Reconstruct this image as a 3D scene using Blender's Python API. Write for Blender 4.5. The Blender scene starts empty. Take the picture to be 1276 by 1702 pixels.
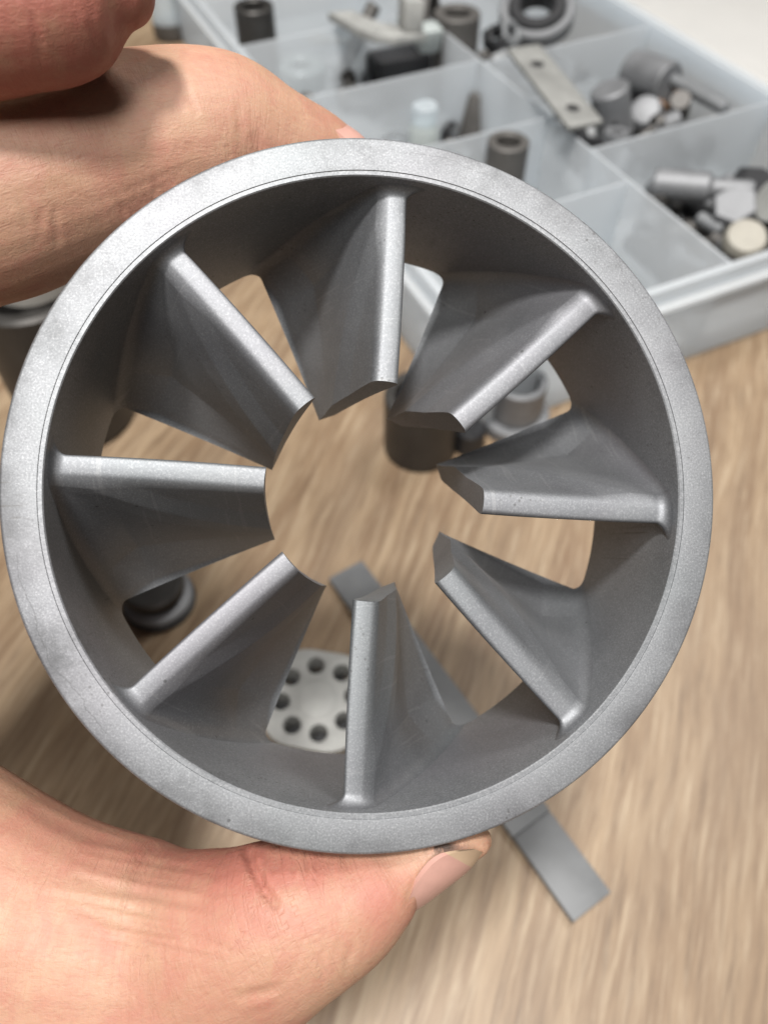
import bpy, bmesh, math, random
import numpy as np
from mathutils import Vector, Matrix
random.seed(7); np.random.seed(7)
S = bpy.context.scene
COL = S.collection
R = math.radians

# ------------------------------------------------------------------ camera
PITCH = R(53.0); CAM_H = 0.22
FPX, CX, CY, IW, IH = 1279.0, 638.0, 851.0, 1276, 1702
RT = np.array([1.0, 0, 0])
FW = np.array([0, math.cos(PITCH), -math.sin(PITCH)])
DN = np.array([0, -math.sin(PITCH), -math.cos(PITCH)])
ORG = np.array([0, 0, CAM_H])
cam = bpy.data.cameras.new('camera'); cam_ob = bpy.data.objects.new('camera', cam); COL.objects.link(cam_ob)
cam_ob.location = ORG
cam_ob.rotation_euler = (math.pi/2 - PITCH, 0, 0)
cam.sensor_fit = 'VERTICAL'; cam.sensor_height = 36.0; cam.sensor_width = 27.0
cam.lens = FPX/IH*36.0
cam.clip_start = 0.005; cam.clip_end = 50
cam.dof.use_dof = True; cam.dof.focus_distance = 0.0885; cam.dof.aperture_fstop = 22.0
S.camera = cam_ob

# ------------------------------------------------------------------ light (indoor ceiling lamps, an added front fill lamp, plain room light)
w = bpy.data.worlds.new('World'); S.world = w; w.use_nodes = True
bg = w.node_tree.nodes['Background']; bg.inputs[0].default_value = (0.95, 0.97, 1.0, 1); bg.inputs[1].default_value = 0.055
def lamp(name, loc, target, size, watts, col):
    l = bpy.data.lights.new(name, 'AREA'); l.shape = 'DISK'; l.size = size; l.energy = watts; l.color = col
    o = bpy.data.objects.new(name, l); COL.objects.link(o); o.location = loc
    d = Vector(target) - Vector(loc); o.rotation_euler = d.to_track_quat('-Z', 'Y').to_euler()
    return o
lamp('overhead_lamp', (-0.16, -0.18, 2.1), (0, 0.1, 0.1), 0.26, 60, (1.0, 0.98, 0.95))
lamp('overhead_lamp', (-0.05, -0.85, 2.0), (0, 0.1, 0.1), 0.7, 37, (1.0, 0.98, 0.95))  # fill lamp added behind the camera to brighten the index finger's front
lamp('overhead_lamp', (0.9, 0.9, 2.1), (0, 0.1, 0.1), 0.6, 24, (1.0, 0.98, 0.95))
vs = S.view_settings; vs.view_transform = 'Standard'; vs.look = 'None'; vs.gamma = 1; vs.exposure = 0.0
S.render.resolution_x = 767; S.render.resolution_y = 1024
S.render.engine = 'CYCLES'

# ------------------------------------------------------------------ helpers
def camp(px, py, d):                     # pixel + distance along the axis (mm) -> camera-space mm
    return np.array([(px-CX)/FPX*d, (py-CY)/FPX*d, d], float)
def c2w(P):                              # camera-space mm -> world metres
    P = np.asarray(P, float)/1000.0
    return ORG + P[..., 0:1]*RT + P[..., 1:2]*DN + P[..., 2:3]*FW
def onz(px, py, z=0.0):                  # pixel -> world point at height z
    d = (px-CX)/FPX*RT + (py-CY)/FPX*DN + FW
    return Vector(ORG + d*((z-CAM_H)/d[2]))

def tag(o, label=None, cat=None, group=None, kind=None):
    if label: o['label'] = label
    if cat: o['category'] = cat
    if group: o['group'] = group
    if kind: o['kind'] = kind
    return o
def mesh_obj(name, verts, faces, mat, parent=None, smooth=True, auto=None):
    me = bpy.data.meshes.new(name); me.from_pydata([tuple(v) for v in verts], [], faces); me.update()
    return link(name, me, mat, parent, smooth, auto)
def link(name, me, mat, parent=None, smooth=True, auto=None):
    o = bpy.data.objects.new(name, me); COL.objects.link(o)
    if mat and not me.materials: me.materials.append(mat)
    if parent: o.parent = parent
    if smooth:
        me.shade_smooth()
        if auto is not None: me.set_sharp_from_angle(angle=R(auto))
    return o
def empty(name, loc=(0, 0, 0), rot=None):
    o = bpy.data.objects.new(name, None); COL.objects.link(o); o.empty_display_size = 0.005
    o.location = loc
    if rot is not None: o.rotation_euler = rot
    return o
def lathe_data(profile, n=48, close=True):
    """profile: list of (r,z), revolved about z; closed loop if close"""
    V, F = [], []
    m = len(profile)
    for i in range(n):
        a = 2*math.pi*i/n; c, s = math.cos(a), math.sin(a)
        for r, z in profile: V.append((r*c, r*s, z))
    for i in range(n):
        j = (i+1) % n
        for k in range(m if close else m-1):
            l = (k+1) % m
            F.append((i*m+k, j*m+k, j*m+l, i*m+l))
    return V, F
def lathe(name, profile, mat, parent=None, n=48, close=True, auto=35):
    V, F = lathe_data(profile, n, close)
    o = mesh_obj(name, V, F, mat, parent, True, None)
    bm = bmesh.new(); bm.from_mesh(o.data); bmesh.ops.remove_doubles(bm, verts=bm.verts, dist=1e-6)
    bmesh.ops.dissolve_degenerate(bm, edges=bm.edges, dist=1e-7)
    bmesh.ops.recalc_face_normals(bm, faces=bm.faces); bm.to_mesh(o.data); bm.free()
    o.data.shade_smooth(); o.data.set_sharp_from_angle(angle=R(auto))
    return o
def tube_profile(ro, ri, h, b=0.0006, depth=None):
    p = [(ro-b, 0), (ro, b), (ro, h-b), (ro-b, h), (ri+b, h), (ri, h-b)]
    if depth is None: p += [(ri, b), (ri+b, 0)]
    else: p += [(ri, h-depth), (0, h-depth), (0, 0)]
    return p
def cyl_profile(r, h, b=0.0005): return [(0, 0), (r-b, 0), (r, b), (r, h-b), (r-b, h), (0, h)]
def box_obj(name, size, mat, parent=None, bevel=0.0004, loc=(0, 0, 0), rot=None, seg=2):
    bm = bmesh.new(); bmesh.ops.create_cube(bm, size=1.0)
    for v in bm.verts: v.co = Vector((v.co.x*size[0], v.co.y*size[1], v.co.z*size[2]))
    if bevel: bmesh.ops.bevel(bm, geom=bm.edges[:], offset=bevel, segments=seg, affect='EDGES', profile=.5)
    me = bpy.data.meshes.new(name); bm.to_mesh(me); bm.free()
    o = link(name, me, mat, parent, True, 40); o.location = loc
    if rot is not None: o.rotation_euler = rot
    return o
def plate(name, outline, holes, t, mat, parent=None, bevel=0.0004):
    """flat plate (z 0..t) with an outline polygon and circular holes [(x,y,r)]"""
    bm = bmesh.new()
    def loop(pts):
        vs = [bm.verts.new((x, y, 0)) for x, y in pts]
        return [bm.edges.new((vs[i], vs[(i+1) % len(vs)])) for i in range(len(vs))]
    E = loop(outline)
    for x, y, r in holes:
        E += loop([(x+r*math.cos(2*math.pi*i/20), y+r*math.sin(2*math.pi*i/20)) for i in range(20)])
    bmesh.ops.triangle_fill(bm, use_beauty=True, use_dissolve=False, edges=E)
    bmesh.ops.recalc_face_normals(bm, faces=bm.faces)
    g = bmesh.ops.extrude_face_region(bm, geom=bm.faces[:])
    for v in [e for e in g['geom'] if isinstance(e, bmesh.types.BMVert)]: v.co.z += t
    bmesh.ops.recalc_face_normals(bm, faces=bm.faces)
    if bevel:
        sharp = [e for e in bm.edges if len(e.link_faces) == 2 and e.calc_face_angle(0) > 1.2]
        bmesh.ops.bevel(bm, geom=sharp, offset=bevel, segments=2, affect='EDGES', profile=.5)
    me = bpy.data.meshes.new(name); bm.to_mesh(me); bm.free()
    return link(name, me, mat, parent, True, 30)
def rounded_rect(w, h, r, n=6):
    P = []
    for sx, sy, a0 in ((1, 1, 0), (-1, 1, 90), (-1, -1, 180), (1, -1, 270)):
        for i in range(n+1):
            a = R(a0+90*i/n); P.append((sx*(w/2-r)+r*math.cos(a), sy*(h/2-r)+r*math.sin(a)))
    return P
def align(o, loc, zdir, spin=0.0):
    q = Vector(zdir).normalized().to_track_quat('Z', 'Y')
    o.matrix_world = Matrix.Translation(Vector(loc)) @ q.to_matrix().to_4x4() @ Matrix.Rotation(spin, 4, 'Z')

# ------------------------------------------------------------------ materials
def nodes(name):
    m = bpy.data.materials.new(name); m.use_nodes = True; nt = m.node_tree
    return m, nt, nt.nodes, nt.links, nt.nodes['Principled BSDF']
def N(nt, typ, **kw):
    n = nt.nodes.new(typ)
    for k, v in kw.items():
        if k.startswith('i_'):
            key = k[2:]; n.inputs[int(key) if key.isdigit() else key].default_value = v
        else: setattr(n, k, v)
    return n
def math_n(nt, op, a, b=None, c=None, clamp=False):
    n = nt.nodes.new('ShaderNodeMath'); n.operation = op; n.use_clamp = clamp
    for i, x in enumerate((a, b, c)):
        if x is None: continue
        if isinstance(x, (int, float)): n.inputs[i].default_value = x
        else: nt.links.new(x, n.inputs[i])
    return n.outputs[0]
def mix_c(nt, fac, a, b, blend='MIX'):
    n = nt.nodes.new('ShaderNodeMix'); n.data_type = 'RGBA'; n.blend_type = blend
    for idx, x in ((0, fac), (6, a), (7, b)):
        if isinstance(x, (int, float)): n.inputs[idx].default_value = x
        elif isinstance(x, tuple): n.inputs[idx].default_value = (*x, 1) if len(x) == 3 else x
        else: nt.links.new(x, n.inputs[idx])
    return n.outputs[2]
def ramp(nt, x, p0, p1):
    n = nt.nodes.new('ShaderNodeMapRange'); n.inputs[1].default_value = p0; n.inputs[2].default_value = p1
    nt.links.new(x, n.inputs[0]); return n.outputs[0]
def noise(nt, vec, scale, detail=3, rough=.5, dist=0):
    n = N(nt, 'ShaderNodeTexNoise'); n.inputs['Scale'].default_value = scale; n.inputs['Detail'].default_value = detail
    n.inputs['Roughness'].default_value = rough; n.inputs['Distortion'].default_value = dist
    if vec is not None: nt.links.new(vec, n.inputs['Vector'])
    return n.outputs['Fac']
def objco(nt): return N(nt, 'ShaderNodeTexCoord').outputs['Object']
def mapping(nt, vec, scale=(1, 1, 1), rot=(0, 0, 0)):
    n = N(nt, 'ShaderNodeMapping'); n.inputs['Scale'].default_value = scale; n.inputs['Rotation'].default_value = rot
    nt.links.new(vec, n.inputs['Vector']); return n.outputs[0]
def bump(nt, h, strength, dist, prev=None):
    n = N(nt, 'ShaderNodeBump'); n.inputs['Strength'].default_value = strength; n.inputs['Distance'].default_value = dist
    nt.links.new(h, n.inputs['Height'])
    if prev is not None: nt.links.new(prev, n.inputs['Normal'])
    return n.outputs[0]

def metal(name, col, rough=.45, metallic=.85, grain=2600, var=.12, bumpd=.00004, bstr=.35):
    m, nt, ns, L, P = nodes(name)
    col = tuple(c*.72 for c in col); oc = objco(nt)
    f = noise(nt, oc, grain, 2, .6); g = noise(nt, oc, 90, 4, .6)
    dark = tuple(c*(1-var*1.6) for c in col); lite = tuple(min(1, c*(1+var)) for c in col)
    c1 = mix_c(nt, ramp(nt, g, .3, .7), dark, lite)
    c2 = mix_c(nt, math_n(nt, 'MULTIPLY', ramp(nt, f, .62, .8), .35), c1, (min(1, col[0]*1.7), min(1, col[1]*1.7), min(1, col[2]*1.7)))
    L.new(c2, P.inputs['Base Color'])
    P.inputs['Metallic'].default_value = metallic
    L.new(math_n(nt, 'ADD', math_n(nt, 'MULTIPLY', g, .16), rough-.08), P.inputs['Roughness'])
    L.new(bump(nt, f, bstr, bumpd), P.inputs['Normal'])
    return m
def plain(name, col, rough=.5, var=.15, spec=.5, scale=120):
    m, nt, ns, L, P = nodes(name)
    col = tuple(c*.72 for c in col); g = noise(nt, objco(nt), scale, 4, .6)
    L.new(mix_c(nt, ramp(nt, g, .3, .7), tuple(c*(1-var) for c in col), tuple(min(1, c*(1+var)) for c in col)), P.inputs['Base Color'])
    P.inputs['Roughness'].default_value = rough; P.inputs['Specular IOR Level'].default_value = spec
    L.new(bump(nt, noise(nt, objco(nt), scale*12, 2), .15, .0001), P.inputs['Normal'])
    return m

def blasted_metal(name, ringface=False):
    """bead-blasted grey alloy: fine sparkle, soft cloudy wear, pits, hairlines and scratches in the casting's own coordinates"""
    m, nt, ns, L, P = nodes(name)
    oc = objco(nt)
    if not ringface:
        oi = N(nt, 'ShaderNodeObjectInfo'); av = N(nt, 'ShaderNodeVectorMath'); av.operation = 'MULTIPLY_ADD'
        av.inputs[1].default_value = (1.7, .9, .4); L.new(oi.outputs['Random'], av.inputs[0]); L.new(oc, av.inputs[2]); oc = av.outputs[0]
    f = noise(nt, oc, 4300, 2, .7); f2 = noise(nt, oc, 1500, 3, .6)
    g = noise(nt, oc, 70, 5, .62, .4); big = noise(nt, oc, 28, 3, .5)
    base = mix_c(nt, ramp(nt, g, .28, .72), ((.198, .204, .214) if ringface else (.172, .178, .189)), ((0.268, 0.274, 0.284) if ringface else (0.235, 0.241, 0.251)))
    base = mix_c(nt, math_n(nt, 'MULTIPLY', ramp(nt, f, .52, .70), .50 if ringface else .32), base, (0.43, 0.43, 0.44))
    base = mix_c(nt, math_n(nt, 'MULTIPLY', ramp(nt, f, .47, .28), .42 if ringface else .25), base, (0.106, 0.106, 0.109))
    # faint violet / green bluing of the alloy
    base = mix_c(nt, math_n(nt, 'MULTIPLY', ramp(nt, big, .52, .66), .22), base, (0.231, 0.205, 0.231))
    base = mix_c(nt, math_n(nt, 'MULTIPLY', ramp(nt, big, .47, .36), .16), base, (0.185, 0.218, 0.215))
    # pits: sparse cells gathered in patches
    v = N(nt, 'ShaderNodeTexVoronoi'); v.inputs['Scale'].default_value = 1100; L.new(oc, v.inputs['Vector'])
    patch = noise(nt, oc, 85, 2, .5)
    pit = math_n(nt, 'MULTIPLY', ramp(nt, v.outputs['Distance'], .22, .12), ramp(nt, patch, .56, .68), clamp=True)
    base = mix_c(nt, math_n(nt, 'MULTIPLY', pit, .55), base, (0.079, 0.076, 0.073))
    v2 = N(nt, 'ShaderNodeTexVoronoi'); v2.inputs['Scale'].default_value = 210; L.new(oc, v2.inputs['Vector'])
    speck = ramp(nt, v2.outputs['Distance'], .05, .03)
    base = mix_c(nt, math_n(nt, 'MULTIPLY', speck, .6), base, (0.066, 0.066, 0.063))
    rough = math_n(nt, 'ADD', math_n(nt, 'MULTIPLY', g, .14), .54 if ringface else .54)
    h = f2
    if ringface:
        sx = N(nt, 'ShaderNodeSeparateXYZ'); L.new(oc, sx.inputs[0])
        rr = math_n(nt, 'SQRT', math_n(nt, 'ADD', math_n(nt, 'POWER', sx.outputs[0], 2), math_n(nt, 'POWER', sx.outputs[1], 2)))
        # hairline wandering round the face, broken by a mask
        wob = noise(nt, oc, 120, 5, .62)
        line_r = math_n(nt, 'ADD', .0373, math_n(nt, 'MULTIPLY', wob, .0032))
        dl = math_n(nt, 'ABSOLUTE', math_n(nt, 'SUBTRACT', rr, line_r))
        msk = ramp(nt, noise(nt, oc, 22, 1, .5), .55, .60)
        hl = math_n(nt, 'MULTIPLY', ramp(nt, dl, .00009, .00003), msk, clamp=True)
        base = mix_c(nt, math_n(nt, 'MULTIPLY', hl, .38), base, (0.086, 0.086, 0.086))
        # grubby handled areas toward the outer edge
        edge = ramp(nt, rr, .0362, .0396)
        grime = math_n(nt, 'MULTIPLY', math_n(nt, 'MULTIPLY', edge, ramp(nt, noise(nt, oc, 60, 6, .72), .47, .62), clamp=True), .60)
        base = mix_c(nt, grime, base, (0.102, 0.102, 0.106))
        fine = noise(nt, oc, 420, 5, .75)
        for (bx_, by_, br_, amt) in ((-.0345, .0178, .0060, .60), (-.0355, -.0162, .0042, .55), (-.004, -.0378, .0075, .32), (-.0385, .006, .0060, .30), (-.030, -.0235, .0065, .30), (-.022, .0325, .0070, .30), (.0125, -.0375, .0060, .28), (-.012, .0385, .0060, .25)):
            vd_ = N(nt, 'ShaderNodeVectorMath'); vd_.operation = 'DISTANCE'; L.new(oc, vd_.inputs[0]); vd_.inputs[1].default_value = (bx_, by_, 0)
            k_ = math_n(nt, 'MULTIPLY', ramp(nt, vd_.outputs['Value'], br_, br_*.25), ramp(nt, fine, .36, .60), clamp=True)
            base = mix_c(nt, math_n(nt, 'MULTIPLY', k_, amt), base, (0.076, 0.076, 0.078))
        st = mapping(nt, oc, (260, 2400, 1), (0, 0, R(30)))
        smear = math_n(nt, 'MULTIPLY', ramp(nt, noise(nt, st, 1, 2), .6, .72), ramp(nt, noise(nt, oc, 60, 2), .60, .68), clamp=True)
        base = mix_c(nt, math_n(nt, 'MULTIPLY', smear, .5), base, (0.106, 0.099, 0.092))
    # thin bright scratches
    for ang, sc, th in () if ringface else ((25, (30, 1500, 60), .70), (-48, (40, 1300, 60), .71)):
        d = N(nt, 'ShaderNodeTexNoise'); d.inputs['Scale'].default_value = 60; L.new(oc, d.inputs['Vector'])
        mixv = N(nt, 'ShaderNodeVectorMath'); mixv.operation = 'MULTIPLY_ADD'; L.new(d.outputs['Color'], mixv.inputs[0])
        mixv.inputs[1].default_value = (.0025, .0025, .0025); L.new(oc, mixv.inputs[2])
        sv = mapping(nt, mixv.outputs[0], sc, (0, R(20), R(ang)))
        sc_f = ramp(nt, noise(nt, sv, 1.0, 1, .5), th, th+.03)
        base = mix_c(nt, math_n(nt, 'MULTIPLY', sc_f, .16), base, (0.396, 0.396, 0.396))
    L.new(base, P.inputs['Base Color'])
    P.inputs['Metallic'].default_value = .74 if ringface else .82
    P.inputs['Specular IOR Level'].default_value = .4
    L.new(rough, P.inputs['Roughness'])
    b1 = bump(nt, f, .30 if ringface else .18, .00004)
    b2 = bump(nt, math_n(nt, 'SUBTRACT', h, pit), .12, .00006, b1)
    L.new(b2, P.inputs['Normal'])
    return m

def wood_mat():
    m, nt, ns, L, P = nodes('wood_laminate')
    oc = objco(nt)
    rot = mapping(nt, oc, (1, 1, 1), (0, 0, R(20)))
    wv = N(nt, 'ShaderNodeTexNoise'); wv.inputs['Scale'].default_value = 9; L.new(rot, wv.inputs['Vector'])
    dv = N(nt, 'ShaderNodeVectorMath'); dv.operation = 'MULTIPLY_ADD'; L.new(wv.outputs['Color'], dv.inputs[0])
    dv.inputs[1].default_value = (.012, 0, 0); L.new(rot, dv.inputs[2])
    def st(sx, sy, det, ro): return noise(nt, mapping(nt, dv.outputs[0], (sx, sy, 1)), 1.0, det, ro)
    a = st(100, 8, 4, .62); b = st(430, 30, 4, .66); c = st(900, 50, 3, .62); d = st(26, 2.2, 3, .5); pores = st(1000, 55, 2, .6)
    col = mix_c(nt, ramp(nt, a, .34, .66), (.36, .225, .130), (.60, .425, .265))
    col = mix_c(nt, math_n(nt, 'MULTIPLY', ramp(nt, b, .52, .70), .85), col, (.74, .57, .385))
    col = mix_c(nt, math_n(nt, 'MULTIPLY', ramp(nt, b, .47, .30), .80), col, (.235, .145, .085))
    col = mix_c(nt, math_n(nt, 'MULTIPLY', ramp(nt, c, .52, .68), .45), col, (.70, .54, .37))
    col = mix_c(nt, math_n(nt, 'MULTIPLY', ramp(nt, c, .47, .30), .5), col, (.27, .17, .10))
    col = mix_c(nt, math_n(nt, 'MULTIPLY', ramp(nt, pores, .60, .74), .22), col, (.22, .14, .085))
    col = mix_c(nt, math_n(nt, 'MULTIPLY', ramp(nt, d, .54, .68), .5), col, (.34, .23, .15))
    col = mix_c(nt, 1.0, col, (.435, .44, .44), 'MULTIPLY')
    L.new(col, P.inputs['Base Color'])
    P.inputs['Roughness'].default_value = .46; P.inputs['Specular IOR Level'].default_value = .4
    L.new(bump(nt, b, .12, .0002), P.inputs['Normal'])
    return m

def frosted(name='frosted_plastic', tint=(.84, .86, .88), clear=.48, rough=.35):
    m, nt, ns, L, P = nodes(name)
    out = ns['Material Output']
    P.inputs['Base Color'].default_value = (*tint, 1); P.inputs['Roughness'].default_value = rough
    tl = N(nt, 'ShaderNodeBsdfTranslucent'); tl.inputs[0].default_value = (*tint, 1)
    tr = N(nt, 'ShaderNodeBsdfTransparent'); tr.inputs[0].default_value = (.93, .96, .98, 1)
    mx = N(nt, 'ShaderNodeMixShader'); mx.inputs[0].default_value = .5; L.new(P.outputs[0], mx.inputs[1]); L.new(tl.outputs[0], mx.inputs[2])
    mx2 = N(nt, 'ShaderNodeMixShader')
    n = noise(nt, objco(nt), 30, 3)
    L.new(math_n(nt, 'ADD', math_n(nt, 'MULTIPLY', n, .14), clear-.07), mx2.inputs[0])
    L.new(mx.outputs[0], mx2.inputs[1]); L.new(tr.outputs[0], mx2.inputs[2]); L.new(mx2.outputs[0], out.inputs[0])
    return m

def skin_mat():
    m, nt, ns, L, P = nodes('skin')
    oc = objco(nt)
    at = N(nt, 'ShaderNodeAttribute'); at.attribute_name = 'finger_coord'
    bl = N(nt, 'ShaderNodeAttribute'); bl.attribute_name = 'blush'
    fc = at.outputs['Vector']
    n1 = noise(nt, oc, 70, 4, .6); n2 = noise(nt, oc, 320, 4, .65); n3 = noise(nt, oc, 1500, 2, .6)
    col = mix_c(nt, ramp(nt, n1, .3, .7), (.64, .385, .255), (.77, .50, .35))
    col = mix_c(nt, math_n(nt, 'MULTIPLY', ramp(nt, n2, .45, .75), .30), col, (.74, .40, .30))
    col = mix_c(nt, math_n(nt, 'MULTIPLY', ramp(nt, n2, .45, .25), .22), col, (.76, .54, .36))
    lin = noise(nt, mapping(nt, fc, (330, 1400, 1400)), 1.0, 4, .7, 2.0)
    col = mix_c(nt, math_n(nt, 'MULTIPLY', ramp(nt, lin, .47, .34), .30), col, (.46, .22, .15))
    col = mix_c(nt, math_n(nt, 'MULTIPLY', ramp(nt, lin, .56, .70), .32), col, (.84, .60, .44))
    mot = noise(nt, oc, 170, 4, .65, .6)
    col = mix_c(nt, math_n(nt, 'MULTIPLY', ramp(nt, mot, .44, .64), .50), col, (.66, .29, .225))
    bs = N(nt, 'ShaderNodeSeparateColor'); L.new(bl.outputs['Color'], bs.inputs[0])
    red = math_n(nt, 'MULTIPLY', bs.outputs[0], ramp(nt, n2, .05, .55), clamp=True)
    col = mix_c(nt, math_n(nt, 'MULTIPLY', red, .85), col, (.62, .225, .18))
    col = mix_c(nt, math_n(nt, 'MULTIPLY', bs.outputs[1], .6), col, (.80, .62, .44))     # bloodless pressed skin
    dirt = math_n(nt, 'MULTIPLY', bs.outputs[2], ramp(nt, noise(nt, mapping(nt, oc, (1600, 500, 900), (0, 0, R(-35))), 1, 3, .6), .38, .50), clamp=True)
    # skin lines: fine net + wrinkles that run across the finger
    wk = N(nt, 'ShaderNodeAttribute'); wk.attribute_name = 'wrinkle'; wk = wk.outputs['Fac']
    wrn = noise(nt, mapping(nt, fc, (1000, 220, 220)), 1.0, 4, .68, 1.3)
    wr2 = noise(nt, mapping(nt, fc, (430, 90, 90)), 1.0, 3, .6, 1.2)
    wr = math_n(nt, 'ADD', .5, math_n(nt, 'MULTIPLY', math_n(nt, 'SUBTRACT', wrn, .5), math_n(nt, 'ADD', .28, wk)))
    wd = noise(nt, mapping(nt, fc, (900, 75, 75)), 1.0, 2, .5, .2)
    fold = math_n(nt, 'MULTIPLY', ramp(nt, math_n(nt, 'ABSOLUTE', math_n(nt, 'SUBTRACT', wd, .5)), .035, .0), wk, clamp=True)
    vd = noise(nt, mapping(nt, fc, (1100, 1500, 1500)), 1.0, 3, .65, 1.0)
    col = mix_c(nt, math_n(nt, 'MULTIPLY', ramp(nt, vd, .45, .30), .08), col, (.46, .21, .15))
    col = mix_c(nt, math_n(nt, 'MULTIPLY', fold, .20), col, (.42, .17, .12))
    col = mix_c(nt, math_n(nt, 'MULTIPLY', dirt, .9), col, (.03, .025, .02))
    col = mix_c(nt, 1.0, col, (.53, .485, .465), 'MULTIPLY')
    L.new(col, P.inputs['Base Color'])
    P.inputs['Subsurface Weight'].default_value = .14
    P.inputs['Subsurface Radius'].default_value = (1.0, .32, .16); P.inputs['Subsurface Scale'].default_value = .0022
    L.new(math_n(nt, 'ADD', math_n(nt, 'MULTIPLY', n2, .25), .44), P.inputs['Roughness'])
    P.inputs['Specular IOR Level'].default_value = .42
    b = bump(nt, wr2, .12, .0006); b = bump(nt, math_n(nt, 'SUBTRACT', 1, fold), .35, .0002, b); b = bump(nt, wr, .55, .00028, b); b = bump(nt, vd, .40, .00016, b); b = bump(nt, lin, .28, .0002, b); b = bump(nt, n3, .2, .00008, b)
    L.new(b, P.inputs['Normal'])
    return m

M = {}
M['ring'] = blasted_metal('blasted_alloy_ring', True)
M['blade'] = blasted_metal('blasted_alloy_blade')
M['wood'] = wood_mat()
M['frost'] = frosted()
M['frost_clear'] = frosted('clear_plastic', (.80, .84, .86), .5, .25)
M['lid'] = frosted('milky_lid_plastic', (.74, .73, .71), .08, .3)
M['skin'] = skin_mat()
M['grey'] = metal('grey_steel', (.27, .275, .285), .58, .5)
M['lightgrey'] = metal('pale_cast_metal', (.45, .45, .43), .6, .15)
M['barpale'] = metal('pale_bar_metal', (.30, .30, .285), .6, .2)
M['bar'] = metal('ground_bar_steel', (.195, .20, .205), .62, .25)
M['brown'] = metal('browned_steel', (.150, .141, .132), .58, .4)
M['dark'] = metal('dark_steel', (.085, .08, .075), .45, .6)
M['black'] = plain('black_rubber', (.018, .018, .02), .5)
M['cream'] = plain('cream_plastic', (.38, .355, .30), .5, .10)
M['white'] = plain('white_plastic', (.46, .50, .49), .35, .05)
M['copper'] = metal('copper_tone', (.55, .33, .20), .35, .9)
M['steel'] = metal('bright_steel', (.30, .31, .32), .58, .5)
M['nail'] = plain('fingernail', (.60, .34, .28), .45, .08, .45, 300)
M['nailtip'] = plain('fingernail_tip', (.60, .43, .29), .45, .08, .4, 300)

# ------------------------------------------------------------------ table
bm = bmesh.new()
bmesh.ops.create_grid(bm, x_segments=1, y_segments=1, size=1.0)
me = bpy.data.meshes.new('table'); bm.to_mesh(me); bm.free()
for v in me.vertices: v.co.x *= 1.6; v.co.y *= 1.1
table = link('table', me, M['wood']); table.location = (0, .5, 0)
tag(table, 'light brown wood-grain laminate table top', 'table', kind='structure')

# ------------------------------------------------------------------ finned ring held by the hand
RO, RI, RH = .0402, .0357, .01277
n_w = -.13657*RT + .04354*DN + .98967*FW
u_w = .99063*RT + .00600*DN + .13644*FW
v_w = np.cross(n_w, u_w)
if v_w @ DN < 0: v_w = -v_w
C_w = ORG + (-.556*RT - 2.582*DN + 86.071*FW)/1000
ring_mat = Matrix(((u_w[0], v_w[0], n_w[0], C_w[0]), (u_w[1], v_w[1], n_w[1], C_w[1]), (u_w[2], v_w[2], n_w[2], C_w[2]), (0, 0, 0, 1)))
wheel = empty('finned_ring'); wheel.matrix_world = ring_mat
tag(wheel, 'round grey metal ring with eight slanted inner blades held between finger and thumb', 'metal ring')
DEP = .0251
prof = []
def arc(cx, cz, r, a0, a1, n):
    return [(cx+r*math.cos(R(a0+(a1-a0)*i/n)), cz+r*math.sin(R(a0+(a1-a0)*i/n))) for i in range(n+1)]
prof += [(RI+.00018, .00012), (RI+.00062, .00012), (RI+.00068, .00001), (RI+.00075, 0), (RO-.0004, 0)]
prof += arc(RO-.0004, .0004, .0004, -90, 0, 4)[1:]
prof += arc(RO-.0006, DEP-.0006, .0006, 0, 90, 4)
prof += [(RI+.0007, DEP), (RI, DEP-.0007), (RI, .012), (RI, .00045), (RI+.00005, .00025)]
body = lathe('ring_body', prof, M['ring'], wheel, 220, True, 28)

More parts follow.
